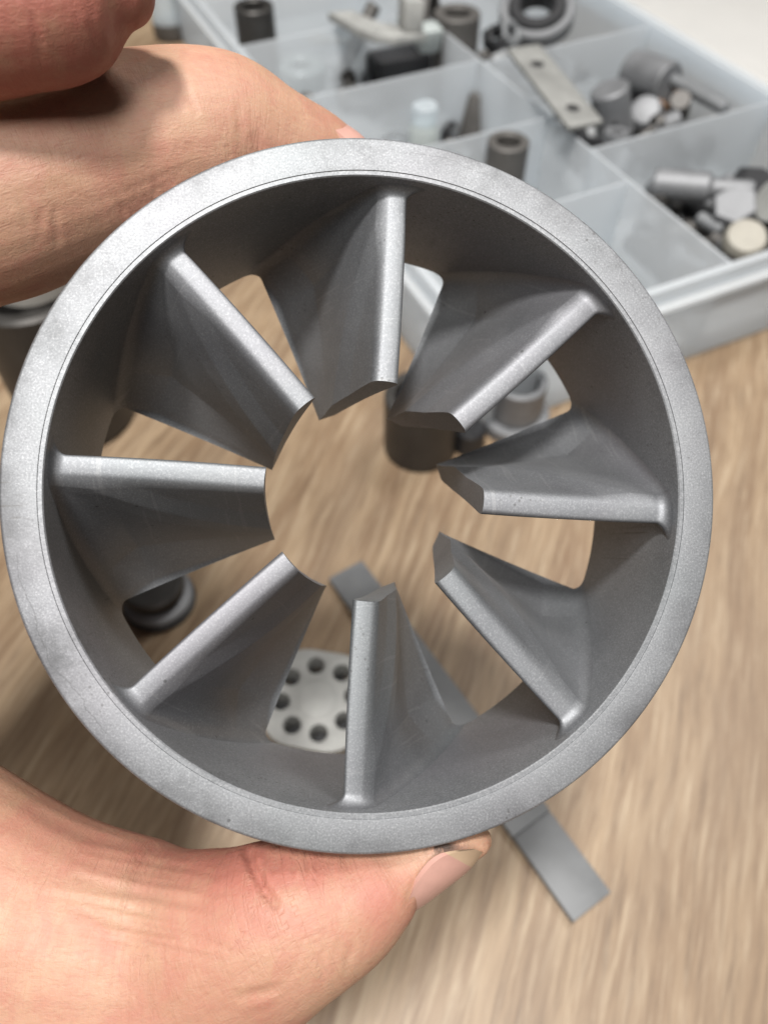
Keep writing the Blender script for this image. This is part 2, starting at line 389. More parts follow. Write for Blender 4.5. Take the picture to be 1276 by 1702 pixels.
def blade_mesh():
    Z0, Z1 = .0025, .0246
    nr, nside = 64, 56
    def theta(r, z):                      # centre line of the blade (deg, clockwise from the top as seen from the front)
        k = (r-RH)/(RI-RH)
        f = 5.7 + (4.1-5.7)*k; b = -20.2 + (-21.8+20.2)*k
        return f + (b-f)*(z-Z0)/(Z1-Z0)
    V, F = [], []
    rad = [RH + (RI+.0001-RH)*i/(nr-1) for i in range(nr-14)]
    # denser toward the root fillet
    t0 = [RH + (RI-.0022-RH)*i/70 for i in range(71)]
    t1 = [RI-.0022 + .0024*(1-(1-i/26)**1.6) for i in range(1, 27)]
    rad = t0 + t1
    # section template: signed side position and depth going round
    tpl = []
    cr, crb = .0011, .0005                 # corner rounding of crest / rear edge
    ns = 84
    H = .00162
    # ccw side from crest to back
    for i in range(ns+1): tpl.append((-1, i/ns, 0))
    back = [(-1+2*i/8) for i in range(1, 8)]
    for b in back: tpl.append((b, 1, 1))
    for i in range(ns, -1, -1): tpl.append((1, i/ns, 0))
    crest = [(1-2*i/14) for i in range(1, 14)]
    for c in crest: tpl.append((c, 0, 2))
    m = len(tpl)
    def crestshape(s):                     # depth drop of the crest toward its sides
        a = abs(s)
        return .00022*a*a + .00055*max(0, (a-.55)/.45)**2.2
    for r in rad:
        d = max(0.0, (r-(RI-.0014))/.0014)
        d = min(d, 1.0)
        e = .0014*(1-math.sqrt(max(0, 1-d*d)))         # fillet into the bore
        for s, zt, kind in tpl:
            # corner shrink near the crest and the back edge
            if kind == 2:
                z = Z0 + crestshape(s) - e; h = H*s*(1) + math.copysign(e*abs(s), s)
            elif kind == 1:
                z = Z1 + e*.2 - .00035*abs(s)**4; h = H*s*.93 + s*e
            else:
                zs = Z0 + crestshape(1) - e; ze = Z1 + e*.2 - .00035
                z = zs + (ze-zs)*zt
                edge = min(1, zt/.07); h = H*s + s*e
                h -= s*.00007*max(0, 1-zt/.05)
                if zt > .95: h -= s*.00012*((zt-.95)/.05)
                # machined flats on the sides
                k = (r-RH)/(RI-RH)
                if s < 0:
                    q = zt - (.80 - .78*k**.8)
                    if q > 0: h += .0050*q*min(1, (1-k)*4)*min(1, max(0, (1-zt)*3+.25))
                    q2 = zt - (.34-.55*k)
                    if q2 > 0 and q < 0: h -= .0030*min(q2, -q)
                else:
                    q = zt - (.72-.5*k)
                    if q > 0: h -= .0010*q*min(1, (1-k)*4)
            th = R(theta(r, z)) + h/r
            V.append((r*math.sin(th), -r*math.cos(th), z))
    for i in range(len(rad)-1):
        for k in range(m):
            l = (k+1) % m
            F.append((i*m+k, i*m+l, (i+1)*m+l, (i+1)*m+k))
    # tip face, bridged between the two sides so it stays smooth
    ring0 = list(range(m))
    left = ring0[:ns+1]; right = ring0[ns+8:ns+8+ns+1][::-1]
    for i in range(ns): F.append((left[i], right[i], right[i+1], left[i+1]))
    F.append(tuple([left[0]] + ring0[-13:][::-1] + [right[0]]))
    F.append(tuple([right[ns]] + ring0[ns+1:ns+8][::-1] + [left[ns]]))
    me = bpy.data.meshes.new('blade'); me.from_pydata(V, [], F)
    bm = bmesh.new(); bm.from_mesh(me); bmesh.ops.recalc_face_normals(bm, faces=bm.faces); bm.to_mesh(me); bm.free()
    me.shade_smooth(); me.set_sharp_from_angle(angle=R(50)); me.materials.append(M['blade'])
    return me
bme = blade_mesh()
for k in range(8):
    b = bpy.data.objects.new('blade', bme); COL.objects.link(b); b.parent = wheel; b.rotation_euler = (0, 0, R(45*k))

# ------------------------------------------------------------------ hand
def catmull(P, n):
    P = np.asarray(P, float); Q = np.vstack([2*P[0]-P[1], P, 2*P[-1]-P[-2]]); out = []
    for i in range(1, len(Q)-2):
        for j in range(n):
            t = j/n
            out.append(.5*((2*Q[i]) + (-Q[i-1]+Q[i+1])*t + (2*Q[i-1]-5*Q[i]+4*Q[i+1]-Q[i+2])*t*t + (-Q[i-1]+3*Q[i]-3*Q[i+1]+Q[i+2])*t**3))
    out.append(Q[-2]); return np.array(out)
CHAINS = []
HV, HF = [], []
def limb(st, ratio=1.0, seg=8, ncirc=28):
    """st: (px, py, depth mm, in-plane radius px[, depth-ratio])"""
    rows = []
    for s in st:
        px, py, d, r = s[:4]; k = s[4] if len(s) > 4 else ratio
        c = camp(px, py, d); rr = r*d/FPX
        rows.append([*c, rr, rr*k])
    Q = catmull(rows, seg)
    T = np.gradient(Q[:, :3], axis=0); T /= np.linalg.norm(T, axis=1)[:, None]
    rings = []
    # rounded ends
    def cap(i, sgn):
        out = []
        for a in (80, 62, 44, 26, 10):
            out.append((Q[i, :3] + sgn*T[i]*Q[i, 3]*.75*math.sin(R(a)), T[i], Q[i, 3]*math.cos(R(a)), Q[i, 4]*math.cos(R(a))))
        return out
    for c, t, a, b in cap(0, -1): rings.append((c, t, a, b))
    for q, t in zip(Q, T): rings.append((q[:3], t, q[3], q[4]))
    for c, t, a, b in reversed(cap(-1, 1)): rings.append((c, t, a, b))
    base = len(HV)
    zc = np.array([0, 0, 1.0])
    for c, t, ra, rb in rings:
        bb = zc - (zc@t)*t; bb /= np.linalg.norm(bb); aa = np.cross(t, bb)
        for i in range(ncirc):
            a = 2*math.pi*i/ncirc; HV.append(c + aa*ra*math.cos(a) + bb*rb*math.sin(a))
    nr = len(rings)
    for i in range(nr-1):
        for k in range(ncirc):
            l = (k+1) % ncirc
            HF.append((base+i*ncirc+k, base+i*ncirc+l, base+(i+1)*ncirc+l, base+(i+1)*ncirc+k))
    HF.append(tuple(base+k for k in range(ncirc))[::-1]); HF.append(tuple(base+(nr-1)*ncirc+k for k in range(ncirc)))
    CHAINS.append(Q)
# thumb, pointing right under the ring
limb([(796, 1389, 92.5, 17, 2.0), (775, 1394, 91.8, 28, 1.9), (735, 1401, 91.2, 34, 1.75), (700, 1412, 91, 39, 1.7), (655, 1443, 91, 66, 1.35), (630, 1460, 90.8, 84, 1.15), (570, 1496, 90.5, 113, 1.0), (480, 1536, 90, 138, .92),
      (395, 1574, 91.5, 160, .9), (280, 1606, 94, 200, .8), (120, 1600, 95, 232, .75), (-80, 1560, 97, 284, .65), (-300, 1480, 99, 320, .6)])
# index, curled over the top of the ring
limb([(596, 312, 113, 58, 1.0), (540, 288, 109, 84, 1.0), (455, 255, 104, 100, 1.0), (360, 228, 100.5, 132, .9), (240, 243, 97.5, 150, .85),
      (110, 278, 95, 166, .85), (0, 312, 94, 180, .85), (-140, 360, 95, 195, .8), (-330, 520, 97, 250, .7)])
# middle finger folded down on the index
limb([(212, -22, 80.5, 62, 1.0), (165, -22, 80, 112, .95), (90, -16, 79, 146, .9), (0, -10, 78.5, 154, .9), (-150, 20, 79, 165, .9), (-330, 160, 84, 190, .85), (-450, 420, 92, 230, .7)])
# ring and little finger curled beside it
limb([(-230, -250, 80, 90, .95), (-290, -250, 79, 135, .9), (-360, -200, 80, 150, .9), (-440, -20, 84, 180, .85), (-540, 300, 92, 220, .7)])
limb([(-430, -400, 84, 80, .95), (-480, -390, 84, 120, .9), (-540, -300, 84, 135, .9), (-600, -80, 88, 160, .85), (-620, 260, 94, 210, .7)])
# palm and wrist, left of the picture
limb([(-330, 430, 97, 250, .7), (-420, 800, 99, 340, .55), (-420, 1150, 100, 360, .55), (-300, 1480, 99, 320, .6)])
limb([(-490, 300, 96, 280, .65), (-560, 900, 101, 360, .55), (-520, 1300, 101, 340, .55)])
limb([(-420, 1000, 100, 380, .55), (-800, 1250, 108, 380, .6), (-1250, 1500, 118, 360, .7)])
me = bpy.data.meshes.new('hand_raw'); me.from_pydata([tuple(v/1000) for v in HV], [], HF); me.update()
ho = bpy.data.objects.new('hand_raw', me); COL.objects.link(ho)
md = ho.modifiers.new('r', 'REMESH'); md.mode = 'VOXEL'; md.voxel_size = .00046
sm = ho.modifiers.new('s', 'SMOOTH'); sm.factor = .5; sm.iterations = 7
dg = bpy.context.evaluated_depsgraph_get()
hm = bpy.data.meshes.new_from_object(ho.evaluated_get(dg)); bpy.data.objects.remove(ho)
hm.name = 'hand'
nv = len(hm.vertices)
co = np.empty(nv*3, np.float32); hm.vertices.foreach_get('co', co); co = co.reshape(-1, 3).astype(float)*1000   # camera-space mm
nrm = np.empty(nv*3, np.float32); hm.vertex_normals.foreach_get('vector', nrm); nrm = nrm.reshape(-1, 3).astype(float)
px = co[:, 0]/co[:, 2]*FPX+CX; py = co[:, 1]/co[:, 2]*FPX+CY
def polydist(pts):
    P = np.array(pts, float); best = np.full(nv, 1e9); tt = np.zeros(nv); L = len(P)-1
    for i in range(L):
        a, b = P[i], P[i+1]; ab = b-a
        t = np.clip(((px-a[0])*ab[0]+(py-a[1])*ab[1])/(ab@ab), 0, 1)
        d = np.hypot(px-a[0]-t*ab[0], py-a[1]-t*ab[1]); k = d < best; best[k] = d[k]; tt[k] = ((i+t)/L)[k]
    return best, tt
facing = np.clip(-nrm[:, 2]*1.2+.35, 0, 1)
disp = np.zeros(nv)
def crease(pts, amp, width, taper=True, shoulder=.35, all_round=False):
    d, t = polydist(pts)
    e = np.exp(-(d/width)**2) - shoulder*np.exp(-((d-2.0*width)/width)**2)
    k = np.sin(np.pi*np.clip(t, 0, 1))**.5 if taper else 1.0
    global disp
    disp -= amp*e*k*(1 if all_round else facing)
# thumb joint fold and its fan of wrinkles
crease([(402, 1370), (408, 1405), (420, 1440), (438, 1478), (462, 1510)], 1.0, 7, True, .15)
crease([(404, 1385), (412, 1410), (420, 1430)], .5, 12, True, .1)
for i in range(9):
    x = 440+i*17+random.uniform(-4, 4); crease([(x, 1395), (x+4-i*1.5, 1425+random.uniform(0, 14)), (x-6, 1462+random.uniform(-12, 16))], random.uniform(.22, .36), 5)
for i in range(10):
    y = 1440+i*15; x0 = 120+random.uniform(-60, 40)
    crease([(x0, y-30), (x0+120, y-6+random.uniform(-6, 6)), (x0+240, y+18)], random.uniform(.12, .22), 5.5)
for i in range(6):
    x = 470+i*24; crease([(x, 1550+i*3), (x+random.uniform(-14, 14), 1590), (x+random.uniform(-22, 22), 1640)], random.uniform(.06, .12), 5)
crease([(60, 1350), (160, 1392), (240, 1400), (330, 1398)], .25, 12)
crease([(380, 1660), (440, 1650), (470, 1640)], .2, 8)
# index joint lines
for x0, y0, x1, y1, a in ((425, 215, 437, 300, .16), (412, 225, 420, 310, .12), (395, 170, 404, 280, .10), (455, 245, 462, 292, .10), (300, 120, 330, 190, .12),
                          (90, 340, 98, 415, .12), (70, 345, 60, 410, .08), (200, 335, 208, 365, .08), (30, 330, 52, 400, .09), (255, 300, 262, 330, .12)):
    crease([(x0, y0), ((x0+x1)/2+random.uniform(-4, 4), (y0+y1)/2), (x1, y1)], a, 6)
for i in range(7):
    y = 270+i*9; crease([(150+i*8, y+70-i*4), (230, y+38-i*2), (330-i*8, y-6)], random.uniform(.05, .1), 4)
# middle finger
for x in (62, 160): crease([(x-14, -10), (x, 60), (x+12, 128)], .12, 7)
# nail folds
crease([(674, 1510), (680, 1482), (700, 1450), (722, 1428), (745, 1414)], .10, 5, True, .3)
crease([(518, 184), (545, 203), (570, 226)], .14, 6, True, .6)
crease([(243, -30), (246, 10), (244, 48)], .28, 7, True, .3)
# gentle unevenness of flesh
for k in range(14):
    kx, ky, ph = random.uniform(-.02, .02), random.uniform(-.02, .02), random.uniform(0, 6.28)
    disp += .045*np.sin(px*kx+py*ky+ph)
co2 = co + nrm*disp[:, None]
# flesh gives way where it presses on the ring
Cc = np.array([-.556, -2.582, 86.071]); nc = np.array([-.13657, .04354, .98967]); nc /= np.linalg.norm(nc)
rel = co2-Cc; ax = rel@nc; rad = rel-ax[:, None]*nc; rl = np.linalg.norm(rad, axis=1)
inside = (ax > -1.2) & (ax < 26.5) & (rl < 40.05)
co2[inside] += (rad/rl[:, None])[inside]*(40.05-rl[inside])[:, None]
# along / across coordinates of each finger for the skin lines
best = np.full(nv, 1e9); fco = np.zeros((nv, 3)); cid = np.zeros(nv, int)
for ci, Q in enumerate(CHAINS[:3]):
    s = np.concatenate([[0], np.cumsum(np.linalg.norm(np.diff(Q[:, :3], axis=0), axis=1))])
    for i in range(0, len(Q)):
        d = np.linalg.norm(co2-Q[i, :3], axis=1) - Q[i, 3]
        k = d < best
        if not k.any(): continue
        j = min(i+1, len(Q)-1); T = Q[j, :3]-Q[max(i-1, 0), :3]; T /= np.linalg.norm(T)
        r_ = co2[k]-Q[i, :3]
        bb = np.array([0, 0, 1.0]); bb = bb-(bb@T)*T; bb /= np.linalg.norm(bb); aa = np.cross(T, bb)
        fco[k, 0] = s[i]+r_@T; fco[k, 1] = r_@aa; fco[k, 2] = r_@bb+40*ci; best[k] = d[k]; cid[k] = ci
def blob(x, y, rx, ry): return np.exp(-((px-x)/rx)**2-((py-y)/ry)**2)
red = (1.5*blob(60, 20, 360, 200)*(cid == 2) + .75*blob(520, 1450, 170, 60) + .6*blob(150, 1400, 220, 55) + .65*blob(360, 1480, 110, 90)
       + .35*blob(330, 330, 150, 50) + .3*blob(440, 1690, 60, 50) + .35*blob(650, 1500, 60, 50) + .5*blob(395, 1400, 60, 25) + .3*blob(300, 1660, 120, 60))
pale = .7*blob(690, 1420, 70, 28) + .35*blob(200, 1500, 160, 40) + .25*blob(330, 160, 140, 50) + .3*blob(500, 225, 50, 30)
dirt = 1.3*blob(735, 1408, 26, 10)
me2 = hm
wco = c2w(co2)
hand_org = np.array(c2w(camp(-1250, 1500, 118)))
me2.vertices.foreach_set('co', (wco-hand_org).astype(np.float32).ravel())
a = me2.attributes.new('finger_coord', 'FLOAT_VECTOR', 'POINT'); a.data.foreach_set('vector', (fco/1000).astype(np.float32).ravel())
a = me2.attributes.new('blush', 'FLOAT_COLOR', 'POINT')
a.data.foreach_set('color', np.clip(np.stack([red, pale, dirt, np.ones(nv)], 1), 0, 1).astype(np.float32).ravel())
a = me2.attributes.new('wrinkle', 'FLOAT', 'POINT')
wrk = .9*blob(520, 1415, 120, 48) + .5*blob(440, 1500, 60, 80) + .3*blob(200, 1440, 200, 60) + .3*blob(425, 260, 55, 60) + .25*blob(230, 330, 120, 50) + .35*blob(560, 1620, 80, 60) + .12
a.data.foreach_set('value', np.clip(wrk, 0, 1).astype(np.float32))
me2.update()
hand = link('hand', me2, M['skin']); hand.location = hand_org
tag(hand, 'bare hand pinching the metal ring between index finger and thumb', 'hand')

def nail(name, near, sil, d_near, d_sil, d_far, bulge, mat, tipmat=None, tipfrom=.7):
    """curved nail plate: near lateral edge -> silhouette -> far edge, pixel polylines with depths in mm"""
    ns_, nt_ = 24, 14
    A = catmull([list(p) for p in near], 8); B = catmull([list(p) for p in sil], 8)
    def smp(P, t):
        x = t*(len(P)-1); i = min(int(x), len(P)-2); return P[i]+(P[i+1]-P[i])*(x-i)
    V, F = [], []
    for layer in (0, 1):
        for i in range(ns_+1):
            s = i/ns_; a = smp(A, s); b = smp(B, s)
            ca = camp(a[0], a[1], d_near); cb = camp(b[0], b[1], d_sil); cf = camp(b[0]-(b[0]-a[0])*.9, b[1]-(b[1]-a[1])*.9, d_far)
            mid = (ca+cf)/2; out = cb-mid; out /= np.linalg.norm(out)
            for j in range(nt_+1):
                t = j/nt_
                p = (1-t)**2*ca + 2*t*(1-t)*(2*cb-.5*ca-.5*cf) + t*t*cf
                if layer: p = p - out*.55
                V.append(c2w(p))
    w_ = nt_+1; n0 = (ns_+1)*w_
    for i in range(ns_):
        for j in range(nt_):
            q = i*w_+j; F.append((q, q+1, q+w_+1, q+w_)); F.append((n0+q, n0+q+w_, n0+q+w_+1, n0+q+1))
    for i in range(ns_):
        for j in (0, nt_):
            q = i*w_+j; F.append((q, q+w_, n0+q+w_, n0+q))
    for j in range(nt_):
        for i in (0, ns_):
            q = i*w_+j; F.append((q, q+1, n0+q+1, n0+q))
    V = [Vector(v)-Vector(hand_org) for v in V]
    me = bpy.data.meshes.new(name); me.from_pydata([tuple(v) for v in V], [], F)
    bm = bmesh.new(); bm.from_mesh(me); bmesh.ops.recalc_face_normals(bm, faces=bm.faces); bm.to_mesh(me); bm.free()
    me.materials.append(mat)
    if tipmat:
        me.materials.append(tipmat)
        for p in me.polygons:
            i = (p.vertices[0] % n0)//w_
            if i/ns_ > tipfrom: p.material_index = 1
    o = link(name, me, None, hand, True, 60)
    return o
nail('nail', [(680, 1494), (690, 1472), (706, 1450), (724, 1432), (746, 1420), (790, 1412)], [(679, 1521), (706, 1504), (742, 1477), (779, 1447), (803, 1417)], 85.4, 89.6, 98, 1, M['nail'], M['nailtip'], .78)
nail('nail', [(526, 194), (550, 210), (573, 229), (590, 246)], [(526, 181), (560, 197), (592, 217), (616, 239)], 101.5, 106.0, 112, 1, M['nail'])

# ------------------------------------------------------------------ things on the table
# plain standing tube seen through the ring
p = onz(698, 741, 0.0)
o = lathe('steel_tube', tube_profile(.0138, .0098, .027, .0006), M['dark']); o.location = p
tag(o, 'short dark steel tube standing alone on the wood, seen through the ring', 'tube')
# long bar
a0 = onz(574, 946, .003); b0 = onz(985, 1508, .003); d = b0-a0; L_ = d.length
bar = empty('flat_bar', ((a0.x+b0.x)/2, (a0.y+b0.y)/2, 0), (0, 0, math.atan2(d.y, d.x)))
tag(bar, 'long narrow grey steel bar lying flat on the wood', 'steel bar')
s1 = L_*.20
box_obj('bar_end', (s1-.0002, .0127, .0030), M['bar'], bar, .0003, (L_/2-s1/2, 0, .0015))
box_obj('bar_shank', (L_-s1, .0130, .0032), M['bar'], bar, .0003, (-s1/2, 0, .0016))
# drilled flange plate with a raised boss
p = onz(528, 1166, .006)
fl = empty('flange_plate', (p.x, p.y, 0), (0, 0, R(-10)))
tag(fl, 'small pale square plate with a ring of dark drilled holes and raised centre', 'plate')
holes = [(.0105*math.cos(R(45*i+15)), .0105*math.sin(R(45*i+15)), .0026) for i in range(8)]
plate('plate_body', rounded_rect(.0290, .0305, .0095), holes, .0085, M['lightgrey'], fl, .0005)
o = lathe('boss', [(0, 0), (.0064, 0), (.0058, .0004), (.0048, .0006), (0, .0007)], M['lightgrey'], fl, 40); o.location = (0, 0, .0083)
o = lathe('plate_hole_shade', [(0, 0), (.0125, 0), (.0125, .0008), (0, .0008)], M['black'], fl, 32); o.location = (0, 0, .0002)  # black disc put in as the shade inside the drilled holes
# spool knob
p = onz(262, 990, .004)
kn = empty('flanged_knob', (p.x, p.y, 0)); tag(kn, 'small dark round knob with a grey rim and black base disc', 'knob')
lathe('black_base', [(0, 0), (.0112, 0), (.0118, .0006), (.0118, .0022), (.0108, .0028), (0, .0028)], M['black'], kn)  # black disc below the rim
lathe('rim', [(0, .0028), (.0098, .0028), (.0113, .0036), (.0113, .0048), (.0098, .0056), (.0088, .0058), (.0088, .0040), (0, .0040)], M['grey'], kn)
lathe('cap', [(0, .0041), (.0070, .0041), (.0070, .0085), (.0098, .0092), (.0098, .0120), (.0088, .0128), (.0030, .0128), (.0026, .0110), (0, .0110)], M['dark'], kn)
# tall dark cylinder left of the ring
p = onz(138, 690, 0)
sl = empty('dark_sleeve', p); o = sl
lathe('sleeve_body', tube_profile(.0205, .0150, .062, .0012, .02), M['dark'], sl)
tag(o, 'tall dark steel sleeve with a pale cap standing on the wood under the index finger', 'sleeve')
cp = lathe('cap', [(0, 0), (.011, 0), (.013, .002), (.013, .008), (.0115, .0095), (.0115, .0105), (0, .0105)], M['lightgrey'], sl)
cp.location = (.004, -.002, .0621)
# grey elbow next to the tube
p = onz(852, 700, 0)
el = empty('bushing', (p.x, p.y, 0)); tag(el, 'grey flanged bushing lying near the clear box', 'bushing')
o = lathe('flange', tube_profile(.0135, .0075, .006, .0008), M['grey'], el); o.location = (0, 0, 0)
o = lathe('neck', tube_profile(.0102, .0074, .016, .0008), M['grey'], el); o.location = (0, 0, .0061)
p = onz(778, 742, 0)
o = lathe('black_stub', [(0, 0), (.0050, 0), (.0058, .0008), (.0058, .010), (.0048, .0112), (0, .0112)], M['black']); o.location = p  # short black cylinder next to the tube
tag(o, 'small black round plug beside the short dark tube', 'stub')

# ------------------------------------------------------------------ organizer box
AZ = R(64.6)
UA = Vector((math.sin(AZ), math.cos(AZ), 0)); WB = Vector((-math.cos(AZ), math.sin(AZ), 0))
def bx(u, w, z=0.0): return UA*u + WB*w + Vector((0, 0, z))
ROTB = math.atan2(UA.y, UA.x)
org = empty('organizer_box', bx(.226, .32), (0, 0, ROTB))
tag(org, 'frosted clear plastic compartment box full of small metal parts', 'storage box')
HB, TW = .045, .0018
def wall(name, u0, u1, w0, w1, z0, z1, mat=None, bev=.0005):
    return box_obj(name, (u1-u0, w1-w0, z1-z0), mat or M['frost'], org, bev, ((u0+u1)/2-.226, (w0+w1)/2-.32, (z0+z1)/2))
U0, U1, UM, W0, W1 = .120, .332, .226, .170, .560
wall('floor', U0, U1, W0, W1, .0004, .0022)
wall('outer_wall', U0-TW, U0, W0, W1, .0004, HB); wall('outer_wall', U1, U1+TW, W0, W1, .0004, HB)
wall('outer_wall', U0-TW, U1+TW, W0-TW-.0001, W0-.0001, .0004, HB); wall('outer_wall', U0-TW, U1+TW, W1, W1+TW, .0004, HB)
# stepped rim round the top
RZ = HB-.008
wall('rim', U0-.0075, U1+.0075, W0-.0075, W0-TW-.0002, RZ, RZ+.0022); wall('rim', U0-.0075, U1+.0075, W1+TW+.0001, W1+.0075, RZ, RZ+.0022)
wall('rim', U0-.0075, U0-TW-.0001, W0-TW, W1, RZ, RZ+.0022); wall('rim', U1+TW+.0001, U1+.0075, W0-TW, W1, RZ, RZ+.0022)
wall('rim_lip', U0-.0045, U1+.0045, W0-.0045, W0-TW-.0002, RZ+.0023, HB+.0012)
wall('rim_lip', U0-.0045, U0-TW-.0001, W0-TW, W1, RZ+.0023, HB+.0012); wall('rim_lip', U1+TW+.0001, U1+.0045, W0-TW, W1, RZ+.0023, HB+.0012)
wall('divider', UM-.0007, UM+.0007, W0+.0001, W1-.0001, .0023, HB-.0006)
for wv in (.234, .296, .362, .430, .496): wall('divider', U0+.0001, UM-.0008, wv-.0006, wv+.0006, .0023, HB-.0010)
for wv in (.263, .359, .455): wall('divider', UM+.0008, U1-.0001, wv-.0006, wv+.0006, .0023, HB-.0010)
# open lid lying on the far side
lid = wall('lid', U1+.012, U1+.230, W0, W1, .030, .0322, M['lid'])
wall('lid_lip', U1+.012, U1+.230, W0, W0+.002, .0323, .042); wall('lid_lip', U1+.012, U1+.230, W1-.002, W1, .0323, .042)
wall('lid_lip', U1+.228, U1+.230, W0+.0021, W1-.0021, .0323, .042); wall('hinge', U1+.0076, U1+.0121, W0+.03, W1-.03, .030, .038)

FZ = .0023
def stand_tube(px_, py_, z, ro, ri, mat, label, name='tube', group=None):
    p = onz(px_, py_, z); o = lathe(name, tube_profile(ro, ri, z-FZ, .0006), mat); o.location = (p.x, p.y, FZ)
    tag(o, label, 'tube', group); return o
stand_tube(845, 233, .046, .0094, .0055, M['brown'], 'grey steel tube standing alone in the box compartment next to the drilled bar')
stand_tube(760, 20, .050, .0126, .0070, M['brown'], 'thick brownish tube standing upright beside the white bracket in the box')
stand_tube(421, 8, .046, .0112, .0068, M['dark'], 'dark tube standing against the side wall of the box, behind the finger')

# white plastic cap and peg in the third compartment
def stack_obj(name, parts, loc, zdir=(0, 0, 1), label='', cat=''):
    r = empty(name); tag(r, label, cat)
    for nm, prof_, mat, n_ in parts: lathe(nm, prof_, mat, r, n_)
    align(r, loc, zdir); return r
p = onz(704, 232, .012)
stack_obj('plastic_vial', [('bottle', [(0, 0), (.0072, 0), (.0078, .0008), (.0078, .016), (.006, .019), (0, .019)], M['white'], 32),
                           ('cap', [(0, .0191), (.0066, .0191), (.0066, .027), (.0058, .028), (0, .028)], M['frost_clear'], 32)],
          (p.x, p.y, FZ), (0, 0, 1), 'small whitish plastic vial with a cap in a box compartment', 'vial')
p = onz(787, 205, .012)
o = lathe('tapered_peg', [(0, 0), (.009, 0), (.009, .004), (.0045, .024), (.0035, .026), (0, .026)], M['brown']); o.location = (p.x, p.y, FZ)
tag(o, 'brown tapered peg standing near the whitish vial in the box', 'peg')
p = onz(740, 215, .010)
o = lathe('grommet', tube_profile(.0065, .003, .006, .001), M['black']); align(o, (p.x, p.y, FZ+.0062), (.8, -.5, .15))
tag(o, 'small black rubber grommet on edge beside the whitish vial', 'grommet')
p = onz(660, 225, .006)
o = lathe('washer', tube_profile(.009, .004, .002, .0004), M['dark']); o.location = (p.x, p.y, FZ); tag(o, 'dark flat washer lying next to the whitish vial', 'washer')

# fourth compartment: black block, brown rod, white bracket
p = onz(690, 105, .020)
o = box_obj('black_block', (.056, .022, .026), M['black'], None, .002, (p.x, p.y, FZ+.0132), (0, 0, ROTB-.05)); tag(o, 'black block lying along the compartment below the white bracket', 'block')
p = onz(585, 118, .010)
o = lathe('brown_rod', cyl_profile(.0042, .046), M['brown']); align(o, onz(560, 140, FZ+.0045), (.35, .30, .55)); tag(o, 'slim brown rod leaning by the black block in the box', 'rod')
p = onz(500, 110, .012)
o = lathe('flat_pulley', tube_profile(.015, .006, .012, .002), M['white']); o.location = (p.x, p.y, FZ); tag(o, 'pale plastic wheel lying flat in the box beside the brown rod', 'wheel')
br = empty('bracket'); tag(br, 'white angular bracket with drilled arm resting above the black block', 'bracket')
plate('arm', [(-.020, .036), (-.006, .040), (.004, .012), (.019, .004), (.023, -.010), (.006, -.016), (-.004, -.012), (-.010, .000)],
      [(-.0105, .027, .0022), (-.002, -.004, .0022)], .004, M['lightgrey'], br)
o = box_obj('upright', (.010, .016, .014), M['lightgrey'], br, .001, (.016, -.003, .0112))
br.location = onz(628, 62, .050); br.rotation_euler = (R(-8), R(4), R(12))
p = onz(527, 40, .030)
ey = empty('eye_screw', (p.x, p.y, .020)); tag(ey, 'small pale eye screw lying across the far compartment', 'screw')
o = lathe('eye', tube_profile(.006, .0028, .0035, .0006), M['lightgrey'], ey); 
o = lathe('shank', cyl_profile(.0019, .026), M['lightgrey'], ey); o.rotation_euler = (0, R(90), R(-10)); o.location = (.0055, -.001, .0018)
p = onz(695, 30, .04)
o = lathe('curved_clip', tube_profile(.013, .0095, .010, .0008), M['brown']); align(o, p, (.9, -.3, .2)); tag(o, 'brown open clip ring on edge behind the white bracket', 'clip')
p = onz(712, 55, .045)
o = box_obj('plastic_cube', (.012, .010, .012), M['white'], None, .0012, (p.x, p.y, .043), (.2, .1, .5)); tag(o, 'small white plastic cube beside the thick brownish tube', 'cube')
for (x, y, lab, mat) in ((815, 70, 'black hexagon nut next to the thick brownish tube', 'black'), (838, 62, 'bright steel nut touching the black nut in the box', 'steel')):
    p = onz(x, y, .030); o = lathe('hexagon_nut', tube_profile(.0075, .004, .007, .0006), M[mat], None, 6, True, 30); align(o, (p.x, p.y, .030), (.5, -.5, .6)); tag(o, lab, 'nut')

# right column: far compartment with black arch and pale flange
p = onz(885, 40, .030)
fr = empty('seal_housing'); tag(fr, 'grey round housing with a black arched seal in the far compartment', 'housing')
lathe('housing', tube_profile(.022, .0165, .010, .0012), M['grey'], fr); lathe('seal', tube_profile(.0164, .0095, .012, .0010), M['black'], fr)
align(fr, onz(890, 36, .030), (-.1, -.35, .9))
# drilled bar across the dividers
db = empty('drilled_bar'); tag(db, 'pale flat bar with two dark holes leaning across the box compartments', 'bar')
A_ = onz(868, 84, .056); B_ = onz(972, 214, .049)
dd = B_-A_; Ld = dd.length
plate('bar_body', rounded_rect(Ld, .0172, .001), [(-Ld*.26, 0, .0031), (Ld*.30, 0, .0031)], .0022, M['barpale'], db)
lathe('hole_shade', [(0, .0002), (.0036, .0002), (.0036, .0009), (0, .0009)], M['black'], db, 20).location = (-Ld*.26, 0, 0)  # black discs added near the top of the holes to stand for their shade
lathe('hole_shade', [(0, .0002), (.0036, .0002), (.0036, .0009), (0, .0009)], M['black'], db, 20).location = (Ld*.30, 0, 0)
X = dd.normalized(); Y = Vector((0, 0, 1)).cross(X).normalized(); Z = X.cross(Y)
db.matrix_world = Matrix.Translation((A_+B_)/2) @ Matrix((X, Y, Z)).transposed().to_4x4()
